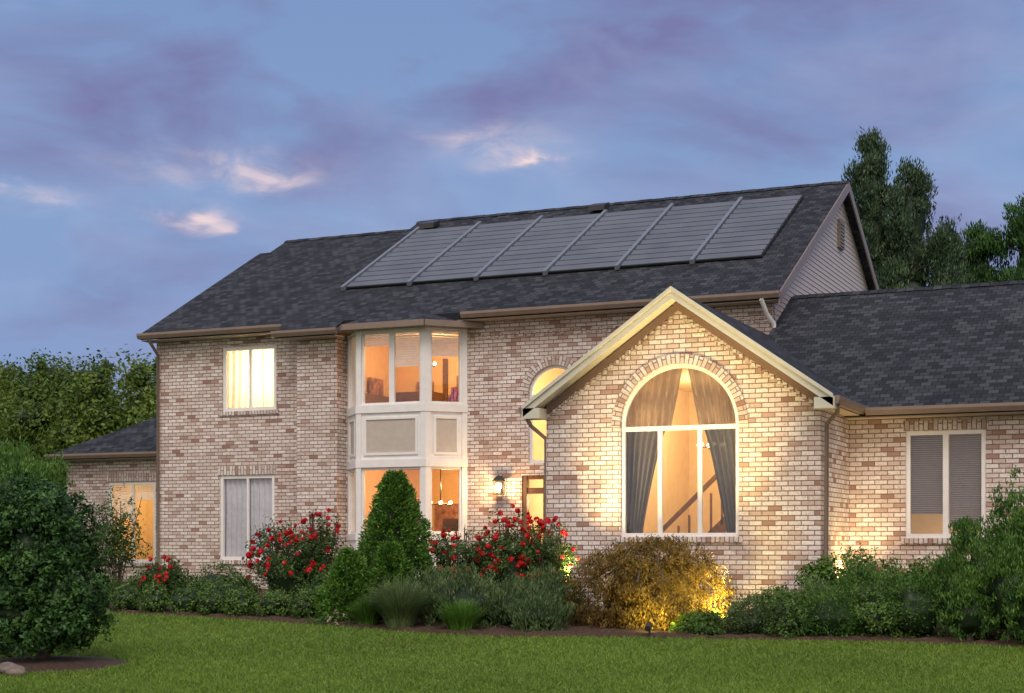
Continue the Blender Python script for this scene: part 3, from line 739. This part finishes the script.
F_BG=foliage_mat('distant_tree_leaves',(.040,.085,.012),(.095,.165,.024),(.19,.26,.045),transl=.3)
F_PINE=foliage_mat('pine_needles',(.025,.055,.030),(.055,.105,.055),(.11,.17,.08))
F_GR=foliage_mat('grass_blades',(.105,.185,.022),(.165,.275,.036),(.25,.37,.06),transl=.35)
RED=foliage_mat('red_rose_petals',(.35,.006,.010),(.65,.015,.022),(.80,.05,.06),transl=.25)
PINK=foliage_mat('pale_petals',(.5,.35,.33),(.6,.42,.38),(.7,.55,.5),transl=.2)
def gz0(x,y): return float(g(x,y))

x=-16.75; k=0
while x<-12.1:
    y=20.72+.04*math.sin(k*2.3); z=gz0(x,y); r=.26*random.uniform(.92,1.1)
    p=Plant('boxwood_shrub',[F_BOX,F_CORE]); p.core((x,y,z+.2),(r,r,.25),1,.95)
    p.clumps([(x,y,z+.2,r,r,.26*random.uniform(.9,1.1))],230,14,.026,.018,zmin=z,aspect=.6,rough=.04,tone=(random.uniform(.55,.8),.22)); p.build()
    x+=.56+random.uniform(-.03,.05); k+=1
def spruce(cx,cy,H,R,nn,name='dwarf_spruce'):
    z=gz0(cx,cy); p=Plant(name,[F_SPR,F_CORE,BARK]); p.limb((cx,cy,z),(cx,cy,z+H*.9),.06,.02,2)
    ncl=nn; t=rng.random(ncl)**1.3*.97; prof=R*(1-t)**.62*np.minimum(1,.75+t*2.5); a=rng.random(ncl)*2*math.pi
    lump=1+.13*np.sin(a*3+t*9)+.11*np.sin(a*5-t*14)
    rr=prof*lump*rng.uniform(.84,1.05,ncl)
    U=np.stack([np.cos(a),np.sin(a),np.full(ncl,.35)],1)
    c=np.stack([cx+np.cos(a)*rr,cy+np.sin(a)*rr,z+.05+t*H],1); per=16
    P=np.repeat(c,per,0)+rng.normal(size=(ncl*per,3))*.03; UU=np.repeat(U,per,0); R_=rng.normal(size=UU.shape)
    T=unit(UU+R_*.5+np.array([0,0,.3])); N=unit(np.cross(T,rng.normal(size=T.shape))); tt=np.repeat(rng.normal(.55,.32,ncl),per)+rng.normal(0,.12,ncl*per)
    L=.028*rng.uniform(.6,1.4,len(P)); p.leaves(P,T,N,L,L*.45,0,tt)
    for k in range(6):
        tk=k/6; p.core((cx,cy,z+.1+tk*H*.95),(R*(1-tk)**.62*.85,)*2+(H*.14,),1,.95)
    p.build()
spruce(-11.72,21.75,2.28,.74,2000); spruce(-11.98,20.75,1.05,.50,850); spruce(-11.45,21.1,1.15,.52,850)
def rose(cx,cy,rx,ry,top,nfl,ncl=420,name='red_rose_bush'):
    z=gz0(cx,cy); h=(top-z); p=Plant(name,[F_ROSE,F_CORE,RED,BARK])
    E=[(cx,cy,z+h*.5,rx,ry,h*.5),(cx-rx*.4,cy,z+h*.62,rx*.55,ry*.6,h*.38),(cx+rx*.45,cy,z+h*.6,rx*.5,ry*.6,h*.36)]
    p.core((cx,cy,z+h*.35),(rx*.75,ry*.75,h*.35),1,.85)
    p.clumps(E,ncl,18,.07,.028,aspect=.55,shell=(.55,1.12),zmin=z,rough=.25)
    for k in range(30):
        a=random.random()*6.28; q=(cx+rx*.9*math.cos(a)*random.random(),cy+ry*.9*math.sin(a)*random.random(),top*random.uniform(.85,1.1)); p.limb((cx+.3*(q[0]-cx),cy,z),q,.012,.005,3,5)
    for k in range(nfl):
        a=rng.uniform(0,2*math.pi); e=rng.uniform(-.15,1.0); cu=math.sqrt(max(0,1-e*e))
        c=np.array([cx+rx*1.08*cu*math.cos(a),cy-abs(ry*1.12*cu*math.sin(a)) if rng.random()<.8 else cy+ry*cu*math.sin(a),z+h*.5+h*.60*e+rng.normal(0,.05)])
        sz=rng.uniform(.75,1.25)
        n=18; R_=unit(rng.normal(size=(n,3))); P=c+R_*.03*sz; T=unit(np.cross(R_,rng.normal(size=(n,3))))
        L=np.full(n,.034*sz)*rng.uniform(.7,1.1,n); p.leaves(P,T,unit(R_+.4*rng.normal(size=(n,3))),L,L*.75,2,rng.normal(.5,.28,n))
    p.build()
rose(-14.45,23.0,.72,.6,1.72,56,380); rose(-14.0,23.3,.45,.4,1.9,20,200)
rose(-17.1,23.0,.4,.35,1.12,16,200)
rose(-10.95,22.6,.62,.5,1.62,50,380); rose(-10.1,22.8,.6,.5,1.85,54,380); rose(-9.45,22.6,.45,.4,1.7,38,260)
p=Plant('flowering_shrub',[F_ROSE,F_CORE,PINK,BARK]); cx,cy=-19.2,24.4; z=gz0(cx,cy)
p.clumps([(cx,cy,z+1.1,.5,.45,.85)],230,16,.07,.032,shell=(.3,1.1),rough=.25,zmin=z); p.clumps([(cx,cy,z+1.2,.5,.45,.9)],26,6,.03,.028,mi=2,shell=(.8,1.1))
for k in range(14): p.limb((cx,cy,z),(cx+random.uniform(-.4,.4),cy+random.uniform(-.4,.4),z+random.uniform(1,2)),.015,.006,3,5)
p.build()
for (x,y,r,h) in ((-18.3,24.6,.6,.45),(-17.6,23.4,.5,.5),(-16.2,23.4,.6,.6),(-15.4,22.6,.5,.5),(-13.2,22.2,.5,.6),(-12.6,21.6,.4,.5),(-18.2,22.6,.45,.4)):
    z=gz0(x,y); p=Plant('low_shrub',[F_BOX,F_CORE]); p.core((x,y,z+h*.4),(r,r,h*.5),1,.9); p.clumps([(x,y,z+h*.45,r,r,h*.6)],300,14,.05,.025,zmin=z,rough=.15,tone=(.35,.25)); p.build()
p=Plant('ornamental_grass',[F_GREY]); p.blades((-10.75,20.1,gz0(-10.7,20.1)),1900,.74,1.35,0,.010,.7,.2); p.build()
p=Plant('ornamental_grass',[F_SPR]); p.blades((-9.68,19.95,gz0(-9.7,20)),1100,.46,1.25,0,.009,.65,.18); p.build()
p=Plant('ornamental_grass',[F_SPR]); p.blades((-11.3,20.15,gz0(-11.3,20.2)),800,.45,1.3,0,.009,.5,.16); p.build()
for (x,y,r,h) in ((-9.9,20.75,.62,.84),(-9.2,20.9,.55,.76),(-8.75,20.5,.42,.58),(-10.35,20.9,.5,.9),(-8.95,21.5,.45,.9)):
    z=gz0(x,y); p=Plant('lavender_mound',[F_GREY,F_CORE]); p.core((x,y,z+h*.35),(r*.85,r*.85,h*.5),1,.85)
    p.clumps([(x,y,z+h*.35,r,r,h*.62)],400,14,.05,.034,'up',aspect=.24,zmin=z,rough=.16,tone=(.42,.34)); p.build()
p=Plant('pink_groundcover',[F_BOX,PINK]); x,y=-11.9,20.1; z=gz0(x,y); p.clumps([(x,y,z+.05,.4,.2,.15)],90,10,.04,.02,zmin=z); p.clumps([(x,y,z+.08,.4,.2,.15)],14,5,.02,.02,mi=1,zmin=z); p.build()
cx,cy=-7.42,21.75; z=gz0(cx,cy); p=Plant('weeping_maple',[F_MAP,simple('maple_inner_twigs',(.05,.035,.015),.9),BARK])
p.limb((cx,cy,z),(cx+.1,cy,z+.7),.09,.07,2)
for k in range(16):
    a=k/16*6.28; m1=(cx+.5*math.cos(a),cy+.5*math.sin(a),z+.95+.12*random.random()); m2=(cx+1.0*math.cos(a+.1),cy+1.0*math.sin(a+.1),z+.6+.15*random.random())
    p.limb((cx+.05,cy,z+.6),m1,.04,.025,2,5); p.limb(m1,m2,.025,.01,2,5)
E=[(cx,cy,z+.32,1.24,1.08,1.10),(cx-.5,cy-.2,z+.35,.74,.7,.90),(cx+.55,cy-.15,z+.30,.70,.7,.80),(cx+.1,cy-.3,z+.55,.7,.6,.82)]
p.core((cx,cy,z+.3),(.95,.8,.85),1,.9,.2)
p.clumps(E,2500,24,.045,.026,'droop',aspect=.36,zmin=z+.03,shell=(.78,1.0),rough=.05,tone=(.45,.30)); p.build()
for (x,y,r,h,mt_) in ((-6.45,20.95,.30,.26,F_BOX),(-5.75,21.15,.42,.46,F_GREY),(-5.3,21.35,.5,.50,F_BOX),(-4.75,21.4,.5,.60,F_JUN),(-4.2,21.7,.52,.60,F_BOX),(-3.7,21.8,.5,.8,F_JUN),(-5.1,22.3,.5,.65,F_GREY),(-4.5,22.6,.55,.8,F_JUN),(-5.65,22.1,.42,.55,F_BOX)):
    z=gz0(x,y); p=Plant('low_shrub',[mt_,F_CORE]); p.core((x,y,z+h*.4),(r*.9,r*.9,h*.55),1,.85)
    p.clumps([(x,y,z+h*.45,r,r,h*.65)],400,16,.045,.025,'leaf' if mt_ is F_BOX else 'needle',aspect=.5 if mt_ is F_BOX else .3,zmin=z,rough=.22,tone=(random.uniform(.35,.6),.30)); p.build()
for (x,y,r,h) in ((-5.25,23.05,.32,.9),(-4.7,23.4,.45,1.0),(-4.1,23.9,.5,.85),(-3.5,24.0,.5,.85)):
    z=gz0(x,y); p=Plant('evergreen_shrub',[F_SPR,F_CORE]); p.core((x,y,z+h*.45),(r*.8,r*.8,h*.5),1,.85); p.clumps([(x,y,z+h*.5,r,r,h*.55)],360,16,.06,.03,'leaf',zmin=z,rough=.2); p.build()
p=Plant('juniper_shrub',[F_JUN,F_CORE,BARK]); E=[]
for (x,y,zt,r) in ((-2.35,22.3,2.35,.5),(-1.85,22.4,2.75,.55),(-2.8,22.1,1.9,.45),(-3.15,22.0,1.45,.42),(-2.4,21.6,1.5,.5),(-1.5,22.0,2.6,.55),(-1.0,22.3,2.4,.6),(-1.6,21.5,1.7,.55),(-2.0,21.2,1.1,.45),(-2.1,21.9,2.1,.4),(-2.9,21.5,1.0,.4)):
    z=gz0(x,y); h=zt-z; E.append((x,y,z+h*.48,r,r,h*.5)); p.core((x,y,z+h*.42),(r*.8,r*.8,h*.42),1,.8)
    p.limb((x,y,z),(x,y,z+h*.8),.05,.02,2)
    for k in range(7):
        a=random.random()*6.28; q=r*.8*random.random()**.5; zz=z+h*random.uniform(.6,.98); E.append((x+q*math.cos(a),y+q*math.sin(a),zz,.11,.11,.22))
p.clumps(E,3900,18,.042,.031,'up',aspect=.32,zmin=.2,rough=.2,tone=(.5,.36)); p.build()
cx,cy=-12.5,14.5; z=gz0(cx,cy); p=Plant('holly_tree',[F_DARK,F_CORE,BARK])
p.limb((cx,cy,z),(cx+.05,cy,z+.5),.09,.07,2)
for k in range(7): a=k*.9; p.limb((cx+.03,cy,z+.12),(cx+.5*math.cos(a),cy+.5*math.sin(a),z+.8),.05,.02,2,6)
E=[(cx,cy,z+1.15,.64,.66,.9),(cx-.35,cy+.1,z+.9,.62,.6,.7),(cx+.38,cy,z+.80,.44,.5,.6),(cx+.15,cy-.3,z+1.3,.43,.45,.6),(cx-.4,cy,z+1.6,.5,.5,.6),(cx+.2,cy+.1,z+1.5,.38,.45,.52),(cx-.1,cy-.1,z+.55,.7,.65,.42)]
cores=list(E)
for k in range(70):
    e=random.choice(cores); u=Vector((random.gauss(0,1),random.gauss(0,1),random.gauss(0,.8))).normalized()
    E.append((e[0]+u.x*e[3]*1.0,e[1]+u.y*e[4]*1.0,e[2]+u.z*e[5]*1.0,.14,.14,.10))
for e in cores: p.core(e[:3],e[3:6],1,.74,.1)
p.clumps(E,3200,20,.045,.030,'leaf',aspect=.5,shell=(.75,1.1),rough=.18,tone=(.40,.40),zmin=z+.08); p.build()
cx,cy=-25.3,28.6; z=gz0(cx,cy); p=Plant('arborvitae_tree',[F_JUN,F_CORE,BARK]); p.limb((cx,cy,z),(cx,cy,3),.1,.03,2)
E=[(cx,cy,z+1.5,1.0,1.0,1.5),(cx+.5,cy,z+1.9,.6,.7,1.2),(cx-.6,cy+.2,z+2.2,.8,.8,1.1),(cx-1.6,cy,z+1.6,1.0,1.0,1.6)]
for e in E: p.core(e[:3],e[3:6],1,.7,.2)
p.clumps(E,1700,18,.10,.055,'up',aspect=.30,rough=.2,zmin=z,tone=(.65,.32)); p.build()
for (x,y,r,h) in ((-21.5,21.8,1.1,1.3),(-23.4,25.0,1.2,1.8),(-24.2,22.5,1.5,2.2)):
    z=gz0(x,y); p=Plant('laurel_shrub',[F_BOX,F_CORE]); p.core((x,y,z+h*.45),(r*.9,r*.9,h*.5),1,.85); p.clumps([(x,y,z+h*.48,r,r,h*.55)],900,14,.08,.042,zmin=z,rough=.2); p.build()

# ---- background trees
def tree(name,cx,cy,H,R,mt_,ncl=500,per=22,leaf=.10,sig=.26,base=.2,nell=12,plant=None,core=.55):
    z=gz0(cx,cy); p=plant or Plant(name,[mt_,F_CORE,BARK])
    p.limb((cx,cy,z),(cx,cy,z+H*.45),H*.03,H*.02,2); p.limb((cx,cy,z+H*.45),(cx+.2,cy,z+H*.85),H*.02,H*.006,2)
    E=[]; Tn=random.uniform(.35,.70)
    for k in range(nell):
        t=base+(1-base)*(k+.5)/nell; a=random.random()*6.28; q=(1-(2*(t-.5*(1+base))/(1-base))**2)**.5
        rr=R*max(.3,q)*random.uniform(.32,.55); off=R*max(.15,q)*random.uniform(.3,.65)
        e=(cx+off*math.cos(a),cy+off*math.sin(a),z+H*t*.93,rr,rr,min(H*.11,rr)); E.append(e)
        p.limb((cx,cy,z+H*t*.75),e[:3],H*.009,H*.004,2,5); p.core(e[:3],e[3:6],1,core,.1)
    E.append((cx,cy,z+H*(base+.5*(1-base)),R*.6,R*.6,H*(1-base)*.36))
    p.clumps(E,ncl,per,sig,leaf,'leaf',aspect=.5,shell=(.45,1.08),rough=.22,tone=(Tn,.28))
    if plant is None: p.build()
def pine(name,cx,cy,H,R,mt_,npl=90,ncl=1700,base=.28,rx=.38,rz=.75,leaf=.085,pw=.55):
    z=gz0(cx,cy); p=Plant(name,[mt_,F_CORE,BARK])
    p.limb((cx,cy,z),(cx,cy,z+H*.5),.28,.18,2); p.limb((cx,cy,z+H*.5),(cx,cy,z+H*.97),.18,.03,2)
    E=[]
    for k in range(npl):
        t=base+(1-base)*random.random()**.85; a=random.random()*6.28
        prof=R*min(1,((1-t)*2.2+.02))**pw*(1+.22*math.sin(a*2+t*11))
        off=prof*random.uniform(.25,1.0); s=random.uniform(.7,1.25)*(.55+.45*min(1,(1-t)*3))
        c=(cx+off*math.cos(a),cy+off*math.sin(a),z+H*t-.3)
        E.append((*c,rx*s,rx*s,rz*s)); p.limb((cx,cy,c[2]-off*.5),(c[0],c[1],c[2]),.05,.02,2,5)
    E.append((cx,cy,z+H-.5,.25,.25,.6))
    for k in range(6):
        t=base+(.9-base)*(k+.5)/6; rr=R*min(1,(1-t)*2.2)**pw*.42; p.core((cx,cy,z+H*t),(rr,rr,H*.08),1,.95,.1)
    p.clumps(E,ncl,30,.15,leaf,'up',aspect=.28,shell=(.2,1.1),rough=.2,tone=(.5,.3)); p.build()
pine('pine_tree',-10.9,55.5,15.7,2.15,F_PINE,120,1900,.3,.42); pine('pine_tree',-9.5,55.8,14.5,2.2,F_PINE,110,1600,.3,.42); pine('pine_tree',-12.0,57.5,13.6,1.7,F_PINE,60,900)
pine('pine_tree',-8.6,57.5,12.6,1.8,F_PINE,60,900)
pine('cypress_tree',-8.0,62.0,13.2,2.3,F_DARK,80,1500,.3,.62,.7,.10,.45)
pine('cypress_tree',-6.0,61.5,14.3,2.4,F_DARK,80,1500,.3,.62,.7,.10,.45)
pine('cypress_tree',-3.8,61.5,13.6,2.4,F_DARK,60,1100,.3,.6,.7,.10,.45)
P_=Plant('background_trees',[F_BG,F_CORE,BARK])
for i in range(17):
    x=-62+i*1.75+random.uniform(-.5,.5); y=60-i*.75+random.uniform(-2,2)
    d=-.407*x+.913*y
    hh=random.uniform(8.7,10.0)*d/68
    tree('',x,y,hh,random.uniform(2.4,3.2),None,600,22,plant=P_)
P_.build()
P_=Plant('background_trees',[F_BG,F_CORE,BARK])
for i in range(11):
    tree('',-30+i*5.2+random.uniform(-1,1),82+random.uniform(-3,3),random.uniform(7,9),3.2,None,120,12,.3,.5,.12,7,plant=P_)
P_.build()

# ------------------------------------------------------------ grass blades
n=330000
d=14.0+rng.random(n)**1.15*15; kk=rng.uniform(-.46,.42,n)
X=d*(-.407+.913*kk); Y=d*(.913+.407*kk)
ok=(Y<ybed(X)+.02)|(X<-19.3); ok&=((X+12.4)**2+(Y-14.4)**2>.9); ok&=(Y<28.5)
X,Y=X[ok],Y[ok]; n=len(X); Z=g(X,Y)
patch=.5+.16*np.sin(X*1.1+.6*np.sin(Y*1.7))*np.sin(Y*.9+1)+.09*np.sin(X*5.3+Y*3)*np.sin(Y*4.1-X*2)+.08*np.sin(X*13+3*np.sin(Y*7))
h=rng.uniform(.018,.042,n)*(.8+.5*patch); a=rng.random(n)*2*math.pi; lean=rng.normal(0,.026,(n,2))
w=.004+.0002*(-.407*X+.913*Y)
sx,sy=np.cos(a)*w,np.sin(a)*w
V=np.stack([np.stack([X-sx,Y-sy,Z-.005],1),np.stack([X+sx,Y+sy,Z-.005],1),np.stack([X+sx*.3+lean[:,0],Y+sy*.3+lean[:,1],Z+h],1),np.stack([X-sx*.3+lean[:,0],Y-sy*.3+lean[:,1],Z+h],1)],1).reshape(-1,3)
p=Plant('lawn_grass',[F_GR]); p.add(V,np.arange(len(V)).reshape(-1,4),0,np.repeat(np.clip(patch+rng.normal(0,.22,n),0,1),4)); p.build()

# ------------------------------------------------------------ sky
W=bpy.data.worlds.new('World'); sc.world=W; W.use_nodes=True; nt=W.node_tree; nt.nodes.clear()
out=nd(nt,'ShaderNodeOutputWorld'); tc=nd(nt,'ShaderNodeTexCoord'); G=tc.outputs['Generated']
sep=nd(nt,'ShaderNodeSeparateXYZ'); nt.links.new(G,sep.inputs[0])
mp=nd(nt,'ShaderNodeMapping'); mp.inputs['Scale'].default_value=(1,1,2.4); mp.inputs['Location'].default_value=(.85,.4,.25); nt.links.new(G,mp.inputs[0]); gv_=mp.outputs[0]
n1=noise(nt,gv_,5.2,5,.52,.35); n2=noise(nt,gv_,11,4,.55,.5); n3=noise(nt,gv_,3.0,3,.5,.3)
el=math_(nt,'ARCSINE',sep.outputs[2]); az=math_(nt,'ARCTAN2',sep.outputs[0],sep.outputs[1])
base=ramp(nt,[(0,(.32,.39,.63)),(.09,(.23,.32,.57)),(.20,(.235,.35,.60)),(.34,(.20,.30,.55)),(1,(.16,.22,.44))]); nt.links.new(sep.outputs[2],base.inputs[0])
c1=ramp(nt,[(.46,(0,0,0)),(.61,(1,1,1))]); nt.links.new(math_(nt,'ADD',math_(nt,'MULTIPLY',n1,.72),math_(nt,'MULTIPLY',n2,.28)),c1.inputs[0])
col=mixc(nt,math_(nt,'MULTIPLY',c1.outputs[0],.85),base.outputs[0],(.185,.172,.365))
c2=ramp(nt,[(.47,(0,0,0)),(.65,(1,1,1))]); nt.links.new(math_(nt,'ADD',math_(nt,'MULTIPLY',n3,.55),math_(nt,'MULTIPLY',n2,.45)),c2.inputs[0])
col=mixc(nt,math_(nt,'MULTIPLY',c2.outputs[0],.65),col,(.33,.43,.67))
wob=math_(nt,'SUBTRACT',noise(nt,gv_,18,4,.6,.5),.5)
n4=noise(nt,gv_,30,4,.6,.4); c4=ramp(nt,[(.38,(.25,.25,.25)),(.62,(1,1,1))]); nt.links.new(n4,c4.inputs[0])
acc=None
for a_,e_,wa,we,s_ in ((-34.3,13.3,2.8,.6,.50),(-35.7,11.75,1.1,.32,1.0),(-24.3,14.2,1.9,.6,.55),(-23.6,14.0,.75,.22,.8),(-41.0,12.0,1.4,.35,.45),(-32.6,13.0,1.2,.3,.40)):
    A=math_(nt,'DIVIDE',math_(nt,'ADD',math_(nt,'SUBTRACT',az,math.radians(a_)),math_(nt,'MULTIPLY',wob,.08)),math.radians(wa))
    E_=math_(nt,'DIVIDE',math_(nt,'ADD',math_(nt,'SUBTRACT',el,math.radians(e_)),math_(nt,'MULTIPLY',wob,-.04)),math.radians(we))
    q=math_(nt,'ADD',math_(nt,'MULTIPLY',A,A),math_(nt,'MULTIPLY',E_,E_))
    gq=math_(nt,'MULTIPLY',math_(nt,'EXPONENT',math_(nt,'MULTIPLY',q,-1.0)),s_)
    acc=gq if acc is None else math_(nt,'ADD',acc,gq)
cl=nd(nt,'ShaderNodeClamp'); nt.links.new(math_(nt,'MULTIPLY',acc,c4.outputs[0]),cl.inputs[0])
col=mixc(nt,cl.outputs[0],col,(.92,.70,.70))
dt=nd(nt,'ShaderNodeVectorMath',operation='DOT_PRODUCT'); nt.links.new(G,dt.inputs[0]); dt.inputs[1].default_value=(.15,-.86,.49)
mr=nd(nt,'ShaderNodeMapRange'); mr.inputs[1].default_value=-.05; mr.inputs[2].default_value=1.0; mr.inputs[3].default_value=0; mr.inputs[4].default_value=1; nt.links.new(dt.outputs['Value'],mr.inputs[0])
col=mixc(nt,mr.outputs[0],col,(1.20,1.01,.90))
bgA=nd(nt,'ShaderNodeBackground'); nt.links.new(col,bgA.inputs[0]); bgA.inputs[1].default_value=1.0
sky=nd(nt,'ShaderNodeTexSky',sky_type='NISHITA'); sky.sun_disc=False; sky.sun_elevation=math.radians(14); sky.sun_rotation=math.radians(160)
bgB=nd(nt,'ShaderNodeBackground'); nt.links.new(sky.outputs[0],bgB.inputs[0]); bgB.inputs[1].default_value=.003
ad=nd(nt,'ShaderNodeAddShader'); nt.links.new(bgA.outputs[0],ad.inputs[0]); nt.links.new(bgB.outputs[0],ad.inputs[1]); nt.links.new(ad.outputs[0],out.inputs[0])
s=bpy.data.lights.new('sun','SUN'); s.energy=1.45; s.angle=math.radians(30); s.color=(1,.94,.86)
so_=bpy.data.objects.new('sun',s); C.objects.link(so_)
so_.rotation_euler=Vector((-.30,.58,-.77)).to_track_quat('-Z','Y').to_euler()

# ------------------------------------------------------------ camera
cam=bpy.data.cameras.new('camera'); co=bpy.data.objects.new('camera',cam); C.objects.link(co)
cam.lens=54.88; cam.sensor_width=36; cam.shift_y=.1938; cam.clip_end=6000; cam.clip_start=.1
co.location=(0,0,1.45); co.rotation_euler=(math.radians(90),0,math.radians(24.02)); sc.camera=co
